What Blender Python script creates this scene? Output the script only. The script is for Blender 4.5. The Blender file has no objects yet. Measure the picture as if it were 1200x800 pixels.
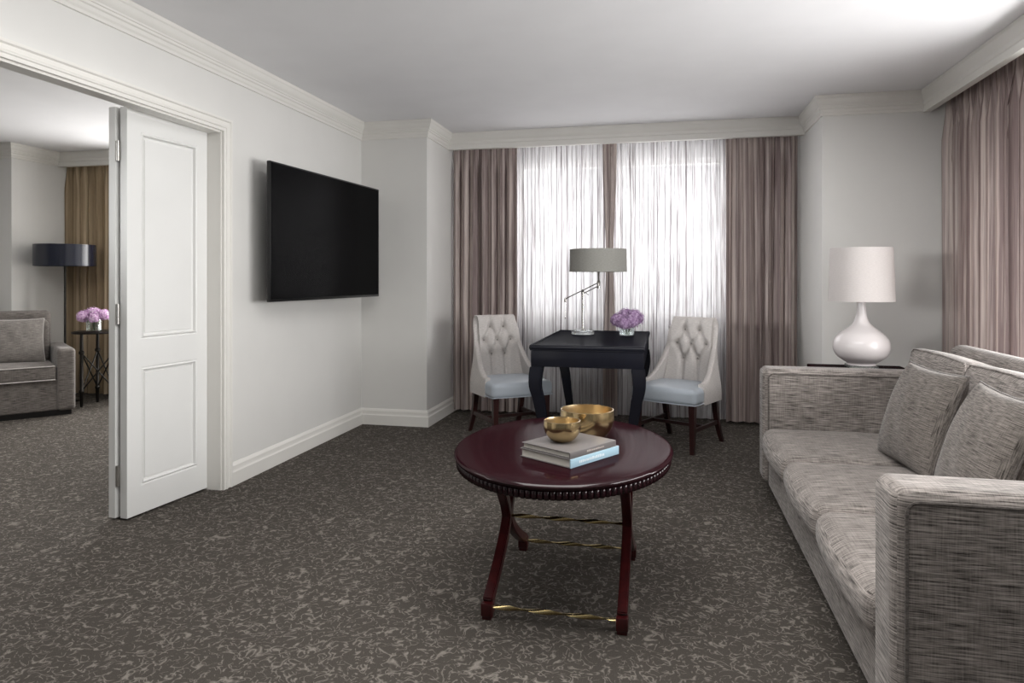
import bpy, bmesh, math, random
from mathutils import Vector, Matrix
random.seed(7)
scene = bpy.context.scene
COL = scene.collection
PI = math.pi
R = math.radians

# ------------------------------------------------------------------ helpers
def box_uv(bm):
    uv = bm.loops.layers.uv.verify()
    for f in bm.faces:
        n = f.normal
        ax = max(range(3), key=lambda i: abs(n[i]))
        for l in f.loops:
            p = l.vert.co
            l[uv].uv = ((p.y, p.z), (p.x, p.z), (p.x, p.y))[ax]

def obj(name, bm, mat, parent=None, smooth=True, uv=True, loc=None, angle=40):
    bm.normal_update()
    if uv:
        box_uv(bm)
    me = bpy.data.meshes.new(name)
    bm.to_mesh(me); bm.free()
    if smooth:
        me.polygons.foreach_set('use_smooth', [True]*len(me.polygons))
        try:
            me.set_sharp_from_angle(angle=R(angle))
        except Exception:
            pass
    me.materials.append(mat)
    o = bpy.data.objects.new(name, me)
    COL.objects.link(o)
    if parent: o.parent = parent
    if loc: o.location = loc
    return o

def tag(o, label, cat, group=None):
    o['label'] = label; o['category'] = cat
    if group: o['group'] = group
    return o

def thing(name, label, cat, loc=(0,0,0), rz=0, group=None):
    o = bpy.data.objects.new(name, None); COL.objects.link(o)
    o.empty_display_size = .1
    o.location = loc; o.rotation_euler = (0, 0, rz)
    return tag(o, label, cat, group)

def struct(name, bm, mat, smooth=False, parent=None, **k):
    o = obj(name, bm, mat, parent, smooth, **k)
    if not parent: o['kind'] = 'structure'
    return o

def B(): return bmesh.new()

def add_box(bm, x0, x1, y0, y1, z0, z1, bev=0, seg=2):
    t = bmesh.new()
    bmesh.ops.create_cube(t, size=1)
    for v in t.verts:
        v.co = Vector(((x0+x1)/2+v.co.x*(x1-x0), (y0+y1)/2+v.co.y*(y1-y0), (z0+z1)/2+v.co.z*(z1-z0)))
    if bev:
        bmesh.ops.bevel(t, geom=t.edges[:], offset=bev, segments=seg, affect='EDGES', profile=.5)
    return merge(bm, t)

def merge(bm, t, M=None):
    mp = {}
    for v in t.verts:
        mp[v] = bm.verts.new(M @ v.co if M else v.co)
    for f in t.faces:
        try: bm.faces.new([mp[v] for v in f.verts])
        except ValueError: pass
    t.free()
    return bm

def knots(h, r, seg, n):
    a = [h-r+r*math.tan(R(45)*k/seg) for k in range(seg+1)]
    inner = [-(h-r)+2*(h-r)*i/n for i in range(n+1)]
    return [-x for x in reversed(a)] + inner[1:-1] + a

def rbox(bm, cx, cy, cz, sx, sy, sz, r, seg=4, n=6, puff=(0,0,0), M=None, fn=None):
    """soft rounded box with optional puffed faces"""
    h = (sx/2, sy/2, sz/2)
    r = min(r, min(h)*.98)
    t = bmesh.new()
    for ax in range(3):
        b, c = (ax+1) % 3, (ax+2) % 3
        kb, kc = knots(h[b], r, seg, n), knots(h[c], r, seg, n)
        for s in (-1, 1):
            g = []
            for u in kb:
                row = []
                for w in kc:
                    p = [0,0,0]; p[ax] = s*h[ax]; p[b] = u; p[c] = w
                    row.append(t.verts.new(p))
                g.append(row)
            for i in range(len(kb)-1):
                for j in range(len(kc)-1):
                    q = [g[i][j], g[i+1][j], g[i+1][j+1], g[i][j+1]]
                    t.faces.new(q if s > 0 else q[::-1])
    bmesh.ops.remove_doubles(t, verts=t.verts[:], dist=1e-5)
    for v in t.verts:
        p = v.co
        q = Vector([max(-(h[i]-r), min(h[i]-r, p[i])) for i in range(3)])
        d = p-q
        if d.length > 1e-9: d = d.normalized()*r
        p = q+d
        e = [max(0, 1-(p[i]/h[i])**2) for i in range(3)]
        f = Vector([puff[i]*p[i]/h[i]*e[(i+1)%3]*e[(i+2)%3] for i in range(3)])
        p = p+f
        if fn: p = fn(p)
        v.co = p+Vector((cx,cy,cz))
    return merge(bm, t, M)

def add_tube(bm, pts, r, n=10, caps=True, closed=False):
    pts = [Vector(p) for p in pts]
    N = len(pts)
    rs = r if isinstance(r, (list, tuple)) else [r]*N
    rings = []
    up = None
    for i, p in enumerate(pts):
        a = pts[(i-1) % N] if (closed or i > 0) else p
        b = pts[(i+1) % N] if (closed or i < N-1) else p
        t = (b-a).normalized()
        if up is None:
            up = Vector((0,0,1)) if abs(t.z) < .9 else Vector((1,0,0))
        x = t.cross(up).normalized(); up = x.cross(t).normalized()
        rings.append([bm.verts.new(p+(x*math.cos(2*PI*k/n)+up*math.sin(2*PI*k/n))*rs[i]) for k in range(n)])
    for i in range(N if closed else N-1):
        A, C = rings[i], rings[(i+1) % N]
        for k in range(n):
            bm.faces.new((A[k], A[(k+1)%n], C[(k+1)%n], C[k]))
    if caps and not closed:
        bm.faces.new(rings[0][::-1]); bm.faces.new(rings[-1])
    return bm

def add_lathe(bm, prof, n=40, cx=0, cy=0, sx=1, sy=1, closed=False):
    rings = []
    for (r, z) in prof:
        if r < 1e-6: rings.append([bm.verts.new((cx, cy, z))])
        else: rings.append([bm.verts.new((cx+r*sx*math.cos(2*PI*k/n), cy+r*sy*math.sin(2*PI*k/n), z)) for k in range(n)])
    m = len(prof)
    for i in range(m if closed else m-1):
        A, C = rings[i], rings[(i+1) % m]
        if len(A) == 1 and len(C) == 1: continue
        for k in range(n):
            k2 = (k+1) % n
            if len(A) == 1: bm.faces.new((A[0], C[k2], C[k]))
            elif len(C) == 1: bm.faces.new((A[k], A[k2], C[0]))
            else: bm.faces.new((A[k], A[k2], C[k2], C[k]))
    return bm

def fixn(bm):
    bmesh.ops.recalc_face_normals(bm, faces=bm.faces[:]); return bm

def grid(bm, P):
    g = [[bm.verts.new(p) for p in row] for row in P]
    for i in range(len(g)-1):
        for j in range(len(g[0])-1):
            bm.faces.new((g[i][j], g[i+1][j], g[i+1][j+1], g[i][j+1]))
    return g

def sweep_profile(path, prof, side=1):
    """sweep closed profile (offset from wall, z) along an XY polyline with mitred corners; offset goes to the right*side of travel"""
    bm = B(); P = [Vector((x, y)) for x, y in path]
    rings = []
    for i, p in enumerate(P):
        d1 = (P[i]-P[i-1]).normalized() if i > 0 else (P[1]-P[0]).normalized()
        d2 = (P[i+1]-P[i]).normalized() if i < len(P)-1 else d1
        n1 = Vector((d1.y, -d1.x))*side; n2 = Vector((d2.y, -d2.x))*side
        m = n1+n2; m = m/(1+n1.dot(n2))
        rings.append([bm.verts.new((p.x+m.x*o, p.y+m.y*o, z)) for o, z in prof])
    k = len(prof)
    for A, C in zip(rings, rings[1:]):
        for j in range(k):
            bm.faces.new((A[j], A[(j+1)%k], C[(j+1)%k], C[j]))
    bm.faces.new(rings[0]); bm.faces.new(rings[-1][::-1])
    return fixn(bm)

def add_prism(bm, poly, axis, a, b):
    """extrude a closed 2D polygon along axis from a to b"""
    def mk(u, v, w):
        p = [0,0,0]; o = [i for i in range(3) if i != axis]
        p[o[0]] = u; p[o[1]] = v; p[axis] = w
        return bm.verts.new(p)
    A = [mk(u, v, a) for u, v in poly]; C = [mk(u, v, b) for u, v in poly]
    n = len(poly)
    for i in range(n): bm.faces.new((A[i], A[(i+1)%n], C[(i+1)%n], C[i]))
    bm.faces.new(A[::-1]); bm.faces.new(C)
    return fixn(bm)

def dup(root, loc=None, rz=None, label=None):
    r = root.copy(); COL.objects.link(r)
    if loc: r.location = loc
    if rz is not None: r.rotation_euler = (0,0,rz)
    if label: r['label'] = label
    for ch in list(root.children):
        c = ch.copy(); COL.objects.link(c); c.parent = r
        for g in list(ch.children):
            d = g.copy(); COL.objects.link(d); d.parent = c
    return r

# ------------------------------------------------------------------ materials
def s2l(c):
    return tuple(((x/255)/12.92 if x/255 <= .04045 else (((x/255)+.055)/1.055)**2.4) for x in c)+(1,)

class NT:
    def __init__(s, name):
        s.m = bpy.data.materials.new(name); s.m.use_nodes = True
        s.t = s.m.node_tree; s.t.nodes.clear()
        s.out = s.t.nodes.new('ShaderNodeOutputMaterial')
    def n(s, typ, **k):
        x = s.t.nodes.new('ShaderNode'+typ)
        for a, v in k.items():
            if a.startswith('i_'): x.inputs[a[2:].replace('_', ' ')].default_value = v
            else: setattr(x, a, v)
        return x
    def l(s, a, b): s.t.links.new(a, b)
    def math(s, op, a, b=None, clamp=False):
        x = s.n('Math', operation=op, use_clamp=clamp)
        for i, v in enumerate((a, b)):
            if v is None: continue
            if isinstance(v, (int, float)): x.inputs[i].default_value = v
            else: s.l(v, x.inputs[i])
        return x.outputs[0]
    def ramp(s, fac, stops, interp='LINEAR'):
        x = s.n('ValToRGB'); x.color_ramp.interpolation = interp
        e = x.color_ramp.elements
        while len(e) < len(stops): e.new(.5)
        for i, (p, c) in enumerate(stops):
            e[i].position = p; e[i].color = c
        s.l(fac, x.inputs[0]); return x.outputs[0]
    def mapped(s, kind, scale, rot=(0,0,0), loc=(0,0,0)):
        tc = s.n('TexCoord'); mp = s.n('Mapping')
        mp.inputs['Scale'].default_value = scale; mp.inputs['Rotation'].default_value = rot
        mp.inputs['Location'].default_value = loc
        s.l(tc.outputs[kind], mp.inputs['Vector']); return mp.outputs[0]
    def noise(s, vec, scale=1, detail=2, rough=.5, dist=0):
        x = s.n('TexNoise'); x.inputs['Scale'].default_value = scale; x.inputs['Detail'].default_value = detail
        x.inputs['Roughness'].default_value = rough; x.inputs['Distortion'].default_value = dist
        s.l(vec, x.inputs['Vector']); return x.outputs[0]
    def bsdf(s, col, rough=.5, metal=0, spec=.5, **k):
        b = s.n('BsdfPrincipled')
        if isinstance(col, tuple): b.inputs['Base Color'].default_value = col
        else: s.l(col, b.inputs['Base Color'])
        b.inputs['Roughness'].default_value = rough; b.inputs['Metallic'].default_value = metal
        b.inputs['Specular IOR Level'].default_value = spec
        for a, v in k.items(): b.inputs[a.replace('_', ' ')].default_value = v
        s.l(b.outputs[0], s.out.inputs[0]); return b
    def bump(s, b, h, strength=.3, dist=.01):
        x = s.n('Bump'); x.inputs['Strength'].default_value = strength; x.inputs['Distance'].default_value = dist
        s.l(h, x.inputs['Height']); s.l(x.outputs[0], b.inputs['Normal'])

def paint(name, c, rough=.6, spec=.3, var=.03):
    k = NT(name); v = k.noise(k.mapped('Object', (1,1,1)), 3, 3)
    a = s2l(c); d = tuple(x*(1-var) for x in a[:3])+(1,)
    col = k.ramp(v, [(.3, d), (.7, a)])
    b = k.bsdf(col, rough, 0, spec)
    k.bump(b, k.noise(k.mapped('Object', (1,1,1)), 180, 2), .04, .002)
    return k.m

def metal(name, c, rough=.25):
    k = NT(name); v = k.noise(k.mapped('Object', (1,1,1)), 30, 3)
    a = s2l(c); col = k.ramp(v, [(.35, tuple(x*.88 for x in a[:3])+(1,)), (.65, a)])
    k.bsdf(col, rough, 1); return k.m

def weave(name, dark, light, su=14, sv=230, bump=.25, sheen=.2, lo=.36, hi=.66):
    k = NT(name)
    n1 = k.noise(k.mapped('UV', (su, sv, 1)), 1, 3, .6)
    n2 = k.noise(k.mapped('UV', (sv, su, 1), loc=(3,7,0)), 1, 3, .6)
    n3 = k.noise(k.mapped('UV', (6, 6, 1)), 1, 2)
    s = k.math('ADD', k.math('MULTIPLY', n1, .72), k.math('MULTIPLY', n2, .17))
    s = k.math('ADD', s, k.math('MULTIPLY', n3, .1))
    col = k.ramp(s, [(lo, s2l(dark)), (hi, s2l(light))])
    b = k.bsdf(col, .9, 0, .15)
    b.inputs['Sheen Weight'].default_value = sheen
    k.bump(b, s, bump, .004); return k.m

def lacquer(name, dark, light, rough=.12, scale=(3,40,3), refl=.045):
    k = NT(name)
    n = k.noise(k.mapped('Object', scale), 1, 4, .6, .6)
    col = k.ramp(n, [(.3, s2l(dark)), (.7, s2l(light))])
    d = k.n('BsdfDiffuse'); k.l(col, d.inputs[0])
    g = k.n('BsdfGlossy'); g.inputs['Roughness'].default_value = rough
    m = k.n('MixShader'); m.inputs[0].default_value = refl
    k.l(d.outputs[0], m.inputs[1]); k.l(g.outputs[0], m.inputs[2]); k.l(m.outputs[0], k.out.inputs[0])
    return k.m

def wood(name, dark, light, rough=.25, scale=(3,40,3), coat=.3):
    k = NT(name)
    n = k.noise(k.mapped('Object', scale), 1, 4, .6, .6)
    col = k.ramp(n, [(.3, s2l(dark)), (.7, s2l(light))])
    b = k.bsdf(col, rough, 0, .3)
    b.inputs['Coat Weight'].default_value = coat; b.inputs['Coat Roughness'].default_value = .12
    k.bump(b, n, .03, .002); return k.m

def carpet():
    k = NT('carpet')
    v = k.mapped('Object', (1,1,1))
    d = k.n('TexNoise'); d.inputs['Scale'].default_value = 9; d.inputs['Detail'].default_value = 2
    k.l(v, d.inputs['Vector'])
    mix = k.n('VectorMath', operation='MULTIPLY_ADD')
    k.l(d.outputs['Color'], mix.inputs[0]); mix.inputs[1].default_value = (.10,.10,0); k.l(v, mix.inputs[2])
    vv = mix.outputs[0]
    def curls(off, sc, w):
        mp = k.n('Mapping'); mp.inputs['Location'].default_value = off; k.l(vv, mp.inputs['Vector'])
        a = k.noise(mp.outputs[0], sc, 1.0, .45)
        r = k.math('ABSOLUTE', k.math('SUBTRACT', a, .5))
        line = k.math('SUBTRACT', 1, k.math('DIVIDE', r, w), True)
        mk = k.n('Mapping'); mk.inputs['Location'].default_value = (off[1]+9, off[0]-4, 0); k.l(v, mk.inputs['Vector'])
        m = k.noise(mk.outputs[0], sc*1.35, 1)
        m = k.math('MULTIPLY', k.math('SUBTRACT', m, .47), 14, True)
        return k.math('MULTIPLY', line, m)
    c = k.math('MAXIMUM', curls((0,0,0), 14, .026), curls((5.3,2.1,0), 19, .028))
    c = k.math('MAXIMUM', c, curls((1.7,8.8,0), 28, .032))
    fine = k.noise(v, 330, 2, .7)
    med = k.noise(v, 45, 3, .6)
    base = k.ramp(fine, [(.3, s2l(CARPET[0])), (.7, s2l(CARPET[1]))])
    lite = k.ramp(fine, [(.3, s2l(CARPET[2])), (.7, s2l(CARPET[3]))])
    mx = k.n('MixRGB'); k.l(k.math('MULTIPLY', c, .66), mx.inputs[0]); k.l(base, mx.inputs[1]); k.l(lite, mx.inputs[2])
    b = k.bsdf(mx.outputs[0], .95, 0, .1)
    h = k.math('ADD', k.math('MULTIPLY', fine, .5), k.math('ADD', c, k.math('MULTIPLY', med, .4)))
    k.bump(b, h, .5, .006); return k.m
CARPET = ((58,54,50),(84,79,74),(124,118,111),(168,161,153))

def drape(name, cols, freq=11, trans=.09):
    k = NT(name)
    n = k.noise(k.mapped('UV', (freq, 0, 0)), 1, 2, .7)
    n2 = k.noise(k.mapped('UV', (freq*7, 1.5, 0)), 1, 2, .6)
    f = k.math('ADD', k.math('MULTIPLY', n, .85), k.math('MULTIPLY', n2, .15))
    st = [(.30+.4*i/(len(cols)-1), s2l(c)) for i, c in enumerate(cols)]
    col = k.ramp(f, st)
    d = k.n('BsdfDiffuse'); t = k.n('BsdfTranslucent'); m = k.n('MixShader')
    k.l(col, d.inputs[0]); k.l(col, t.inputs[0]); m.inputs[0].default_value = trans
    g = k.n('BsdfGlossy'); g.inputs['Roughness'].default_value = .45; k.l(col, g.inputs[0])
    m2 = k.n('MixShader'); m2.inputs[0].default_value = .06
    k.l(d.outputs[0], m.inputs[1]); k.l(t.outputs[0], m.inputs[2])
    k.l(m.outputs[0], m2.inputs[1]); k.l(g.outputs[0], m2.inputs[2]); k.l(m2.outputs[0], k.out.inputs[0])
    return k.m

def sheer(name):
    k = NT(name)
    n = k.noise(k.mapped('UV', (38, 0, 0)), 1, 2, .75)
    n2 = k.noise(k.mapped('UV', (120, 2.0, 0)), 1, 2, .6)
    f = k.math('ADD', k.math('MULTIPLY', n, .7), k.math('MULTIPLY', n2, .3))
    col = k.ramp(f, [(.36, s2l((96,90,93))), (.44, s2l((168,163,165))), (.49, s2l((242,242,245))), (.55, s2l((238,237,240))), (.59, s2l((140,134,136))), (.65, s2l((228,226,228)))])
    alpha = k.ramp(f, [(.34, (.97,.97,.97,1)), (.44, (.9,.9,.9,1)), (.49, (.66,.66,.66,1)), (.55, (.70,.70,.70,1)), (.59, (.95,.95,.95,1)), (.7, (.74,.74,.74,1))])
    d = k.n('BsdfDiffuse'); t = k.n('BsdfTranslucent'); m = k.n('MixShader'); m.inputs[0].default_value = .45
    k.l(col, d.inputs[0]); k.l(col, t.inputs[0])
    k.l(d.outputs[0], m.inputs[1]); k.l(t.outputs[0], m.inputs[2])
    tr = k.n('BsdfTransparent'); m2 = k.n('MixShader')
    k.l(alpha, m2.inputs[0]); k.l(tr.outputs[0], m2.inputs[1]); k.l(m.outputs[0], m2.inputs[2])
    k.l(m2.outputs[0], k.out.inputs[0]); return k.m

def pane():
    k = NT('window_glass'); tr = k.n('BsdfTransparent'); g = k.n('BsdfGlossy'); g.inputs['Roughness'].default_value = .02
    m = k.n('MixShader'); lw = k.n('LayerWeight'); lw.inputs[0].default_value = .15
    k.l(k.math('MULTIPLY', lw.outputs['Fresnel'], .5), m.inputs[0]); k.l(tr.outputs[0], m.inputs[1]); k.l(g.outputs[0], m.inputs[2])
    k.l(m.outputs[0], k.out.inputs[0]); return k.m

def clear_glass(name, tint=(.95,.97,.97,1), mixf=.35):
    k = NT(name); tr = k.n('BsdfTransparent'); tr.inputs[0].default_value = tint
    g = k.n('BsdfGlass'); g.inputs['IOR'].default_value = 1.47; g.inputs['Roughness'].default_value = .01; g.inputs[0].default_value = tint
    m = k.n('MixShader'); m.inputs[0].default_value = 1-mixf
    k.l(tr.outputs[0], m.inputs[1]); k.l(g.outputs[0], m.inputs[2]); k.l(m.outputs[0], k.out.inputs[0]); return k.m

def petals(name, a, b_, c):
    k = NT(name)
    n = k.noise(k.mapped('Object', (1,1,1)), 55, 2)
    col = k.ramp(n, [(.3, s2l(a)), (.5, s2l(b_)), (.7, s2l(c))])
    b = k.bsdf(col, .7, 0, .2); return k.m

M_wall = paint('wall_paint', (222,221,218))
M_ceil = paint('ceiling_paint', (240,240,242), .8, .1)
M_trim = paint('trim_paint', (228,226,221), .45, .4)
M_door = paint('door_paint', (231,231,229), .4, .4)
M_carpet = carpet()
M_sofa = weave('tweed_sofa', (48,44,41), (186,177,171), 11, 230)
M_sofa2 = weave('tweed_far_sofa', (70,66,63), (150,143,138))
M_pillow = weave('tweed_pillow', (58,54,50), (150,142,136), 18, 260)
M_pillow2 = weave('tweed_far_pillow', (90,86,83), (160,154,149), 18, 260)
M_welt = weave('welt', (64,60,57), (120,113,109), 60, 200)
M_drape = drape('mauve_drape', [(108,96,95),(170,156,153),(136,121,120),(208,196,190),(150,135,133),(222,214,208)])
M_drape2 = drape('brown_drape', [(124,108,86),(176,158,132),(150,132,108),(196,178,152),(164,146,122)])
M_sheer = sheer('sheer_fabric')
M_glass = pane()
M_clear = clear_glass('clear_glass')
M_acryl = clear_glass('acrylic')
M_black = paint('tv_frame', (14,14,15), .35, .5)
M_blackwood = lacquer('ebony_lacquer', (24,25,32), (28,29,37), .18, (3,40,3), .035)
M_mahog = lacquer('mahogany_top', (32,13,18), (38,15,20), .13, (30,3,3), .045)
M_mahleg = wood('mahogany_leg', (46,13,15), (68,20,21), .28, (30,30,4), .25)
M_dkwood = wood('dark_leg_wood', (36,17,17), (58,28,26), .35, (30,30,4), .3)
M_brass = metal('brass', (196,176,128), .24)
M_bowl = metal('hammered_gold', (204,180,136), .22)
M_bowlin = metal('gold_inside', (204,184,148), .3)
M_nickel = metal('nickel', (190,188,184), .22)
M_hinge = metal('hinge_steel', (205,203,198), .35)
M_linen = weave('chair_linen', (184,179,176), (214,209,206), 40, 300, .1, .1)
M_leather = paint('chair_leather', (176,184,193), .38, .45)
M_button = paint('chair_button', (150,146,143), .8, .2)
M_ceramic = paint('lamp_ceramic', (232,226,226), .18, .6)
M_shade = weave('shade_linen', (200,194,192), (212,206,204), 60, 300, .04, 0)
M_gshade = weave('grey_shade', (150,149,144), (168,167,161), 60, 300, .04, 0)
M_navy = paint('navy_shade', (24,28,44), .22, .6)
M_shadein = paint('shade_lining', (240,238,232), .8, .1)
M_iron = metal('dark_iron', (60,58,56), .4)
M_book1 = paint('blue_cover', (160,190,206), .5, .3)
M_book2 = paint('grey_cover', (104,99,98), .5, .3)
M_board = paint('book_board', (106,102,101), .5, .3)
M_page = paint('pages', (212,208,200), .8, .1, .1)
M_mark = paint('pale_lettering', (216,226,232), .6, .2)
M_mark2 = paint('spine_lettering', (176,166,160), .6, .2)
M_petal = petals('lilac_petals', (140,108,148), (184,154,192), (216,194,222))
M_petal2 = petals('pink_petals', (186,132,190), (232,196,232), (250,236,250))
M_leaf = paint('leaf', (74,92,52), .5, .3)
M_stem = paint('stem', (82,100,62), .6, .3)
M_foot = paint('black_foot', (18,16,16), .4, .4)

def screen_mat():
    k = NT('tv_screen');
    n = k.noise(k.mapped('Object', (1,1,1)), 2, 1)
    col = k.ramp(n, [(.3, s2l((4,4,5))), (.7, s2l((7,7,8)))])
    k.bsdf(col, .25, 0, .03); return k.m
M_screen = screen_mat()

# ------------------------------------------------------------------ room
XL, YPL, XPL = -2.66, 5.67, -2.04       # left wall, left pier front, left pier side
XPR, YPR = 1.165, 5.60                  # right pier side, right pier front
XPEL, YPEL = 1.89, 6.27                 # wall-side lines of the right and back pelmets (front face .06 further in)
CEIL, YW, XR = 2.684, 6.60, 2.15
DY0, DY1, DZ, XI = 1.2, 3.70, 2.205, -2.745   # opening in left wall
XO, YPO = -6.54, 5.70                   # other room: pier corner
Y0 = -1.6

bm = B(); add_box(bm, -8.2, XR+.2, Y0, YW+.2, -.1, 0)
struct('floor', bm, M_carpet)
bm = B(); add_box(bm, -8.2, XR+.2, Y0, YW+.2, CEIL, CEIL+.1)
struct('ceiling', bm, M_ceil)

bm = B()
add_box(bm, -2.95, XL, DY1, YPL+.2, 0, CEIL)
add_box(bm, XI, XL, Y0, DY0, 0, CEIL)
add_box(bm, XI, XL, DY0, DY1, DZ, CEIL)
struct('wall_left', bm, M_wall)
bm = B(); add_box(bm, XI-.7, XPL, YPL, YW, 0, CEIL)
struct('wall_back_left', bm, M_wall)
bm = B(); add_box(bm, XPR, XR+.2, YPR, YW, 0, CEIL)
struct('wall_back_right', bm, M_wall)
YW = 6.65
# back window wall with two openings
WZ0, WZ1 = .93, 2.43
W1, W2 = (-1.43, -.585), (-.475, .545)
bm = B()
for x0, x1 in ((-2.3, W1[0]), (W1[1], W2[0]), (W2[1], 1.3)): add_box(bm, x0, x1, YW, YW+.2, 0, CEIL)
for w in (W1, W2):
    add_box(bm, w[0], w[1], YW, YW+.2, 0, WZ0); add_box(bm, w[0], w[1], YW, YW+.2, WZ1, CEIL)
struct('wall_back', bm, M_wall)
# right wall with a long window
RY0, RY1 = 1.7, 5.25
bm = B()
add_box(bm, XR, XR+.2, RY1, YPR+.3, 0, CEIL); add_box(bm, XR, XR+.2, Y0, RY0, 0, CEIL)
add_box(bm, XR, XR+.2, RY0, RY1, 0, .7); add_box(bm, XR, XR+.2, RY0, RY1, 2.25, CEIL)
struct('wall_right', bm, M_wall)
# other room
OX0, OX1 = -5.7, -3.75
bm = B()
add_box(bm, -8.2, OX0, YW, YW+.2, 0, CEIL); add_box(bm, OX1, XI-.6, YW, YW+.2, 0, CEIL)
add_box(bm, OX0, OX1, YW, YW+.2, 0, .6); add_box(bm, OX0, OX1, YW, YW+.2, 2.45, CEIL)
struct('wall_far_room_back', bm, M_wall)
bm = B(); add_box(bm, -8.2, XO, YPO, YW, 0, CEIL); struct('wall_far_room_pier', bm, M_wall)
bm = B(); add_box(bm, -8.2, -8.0, Y0, YPO, 0, CEIL); struct('wall_far_room_left', bm, M_wall)

def window(name, ax, a0, a1, w, z0, z1, div=1):
    """frame and panes in a wall opening; ax 'y': wall plane is y=w, 'x': wall plane is x=w"""
    f, p = B(), B()
    def bx(b, u0, u1, q0, q1, d0, d1):
        if ax == 'y': add_box(b, u0, u1, w+d0, w+d1, q0, q1)
        else: add_box(b, w+d0, w+d1, u0, u1, q0, q1)
    t = .04
    bx(f, a0, a1, z0, z0+t, .08, .14); bx(f, a0, a1, z1-t, z1, .08, .14)
    bx(f, a0, a0+t, z0+t, z1-t, .08, .14); bx(f, a1-t, a1, z0+t, z1-t, .08, .14)
    for i in range(1, div):
        c = a0+(a1-a0)*i/div; bx(f, c-.02, c+.02, z0+t, z1-t, .08, .14)
    bx(p, a0+t, a1-t, z0+t, z1-t, .108, .112)
    o = struct(name, f, M_trim)
    obj('window_pane', p, M_glass, o, False)
window('window_1', 'y', W1[0], W1[1], YW, WZ0, WZ1)
window('window_2', 'y', W2[0], W2[1], YW, WZ0, WZ1)
window('window_3', 'x', RY0, RY1, XR, .7, 2.25, 4)
window('window_4', 'y', OX0, OX1, YW, .6, 2.45, 2)

# crown moulding; profile = (offset from wall, z)
zc = CEIL
crown = [(-.0, zc-.001), (.062, zc-.001), (.062, zc-.022), (.056, zc-.03), (.053, zc-.045), (.045, zc-.06), (.034, zc-.072),
         (.034, zc-.082), (.028, zc-.085), (.028, zc-.098), (.020, zc-.104), (.017, zc-.122), (.010, zc-.132), (.010, zc-.148), (0, zc-.150)]
struct('trim_1', sweep_profile([(XL, Y0), (XL, YPL), (XPL, YPL), (XPL, YPEL)], crown), M_trim, True, angle=25)
struct('trim_2', sweep_profile([(XPR, YPEL), (XPR, YPR), (XPEL, YPR)], crown), M_trim, True, angle=25)
pel = [(-.02, zc-.001), (.062, zc-.001), (.062, zc-.024), (.056, zc-.034), (.052, zc-.052), (.044, zc-.068), (.036, zc-.08), (.036, zc-.104), (.030, zc-.110), (.030, zc-.155), (-.02, zc-.155)]
struct('trim_3', sweep_profile([(XPL, YPEL), (XPR, YPEL)], pel), M_trim, True, angle=25)
struct('trim_4', sweep_profile([(XPEL, YPR), (XPEL, Y0)], pel), M_trim, True, angle=25)
struct('trim_5', sweep_profile([(-8.0, YPO), (XO, YPO), (XO, YPEL)], crown), M_trim, True, angle=25)
struct('trim_6', sweep_profile([(XO, YPEL), (XI-.5, YPEL)], pel), M_trim, True, angle=25)

base = [(0, .0), (.022, 0), (.022, .085), (.017, .092), (.015, .098), (.015, .122), (.010, .132), (.004, .140), (0, .142)]
struct('baseboard_left', sweep_profile([(XL, 3.765), (XL, YPL), (XPL, YPL), (XPL, YW)], base), M_trim, True, angle=25)
struct('baseboard_right', sweep_profile([(XPR, YW), (XPR, YPR), (XR, YPR)], base), M_trim, True, angle=25)
struct('baseboard_back', sweep_profile([(XPL, YW), (XPR, YW)], base), M_trim, True, angle=25)
struct('baseboard_far_room', sweep_profile([(-8.0, YPO), (XO, YPO), (XO, YW), (XI-.5, YW)], base), M_trim, True, angle=25)

# door casing around the opening (room side) and jamb lining
def casing():
    bm = B()
    prof = [(0,0), (.016,0), (.016,.018), (.022,.022), (.022,.03), (.014,.036), (.014,.058), (.024,.064), (.024,.078), (0,.078)]  # (proud, across)
    P = [(DY1, 0.0, 1, 0), (DY1, DZ, 1, 1), (DY0, DZ, -1, 1), (DY0, 0.0, -1, 0)]
    rings = []
    for y, z, ay, az in P:
        rings.append([bm.verts.new((XL+o, y+ay*a, z+az*a)) for o, a in prof])
    k = len(prof)
    for A, C in zip(rings, rings[1:]):
        for j in range(k): bm.faces.new((A[j], A[(j+1)%k], C[(j+1)%k], C[j]))
    bm.faces.new(rings[0]); bm.faces.new(rings[-1])
    return fixn(bm)
struct('trim_7', casing(), M_trim, False)
bm = B()
add_box(bm, -2.945, XL-.001, DY1-.008, DY1, 0, DZ); add_box(bm, XI, XL-.001, DY0, DY0+.012, 0, DZ); add_box(bm, XI, XL-.001, DY0+.012, DY1-.012, DZ-.012, DZ)
struct('trim_8', bm, M_trim)

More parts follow.
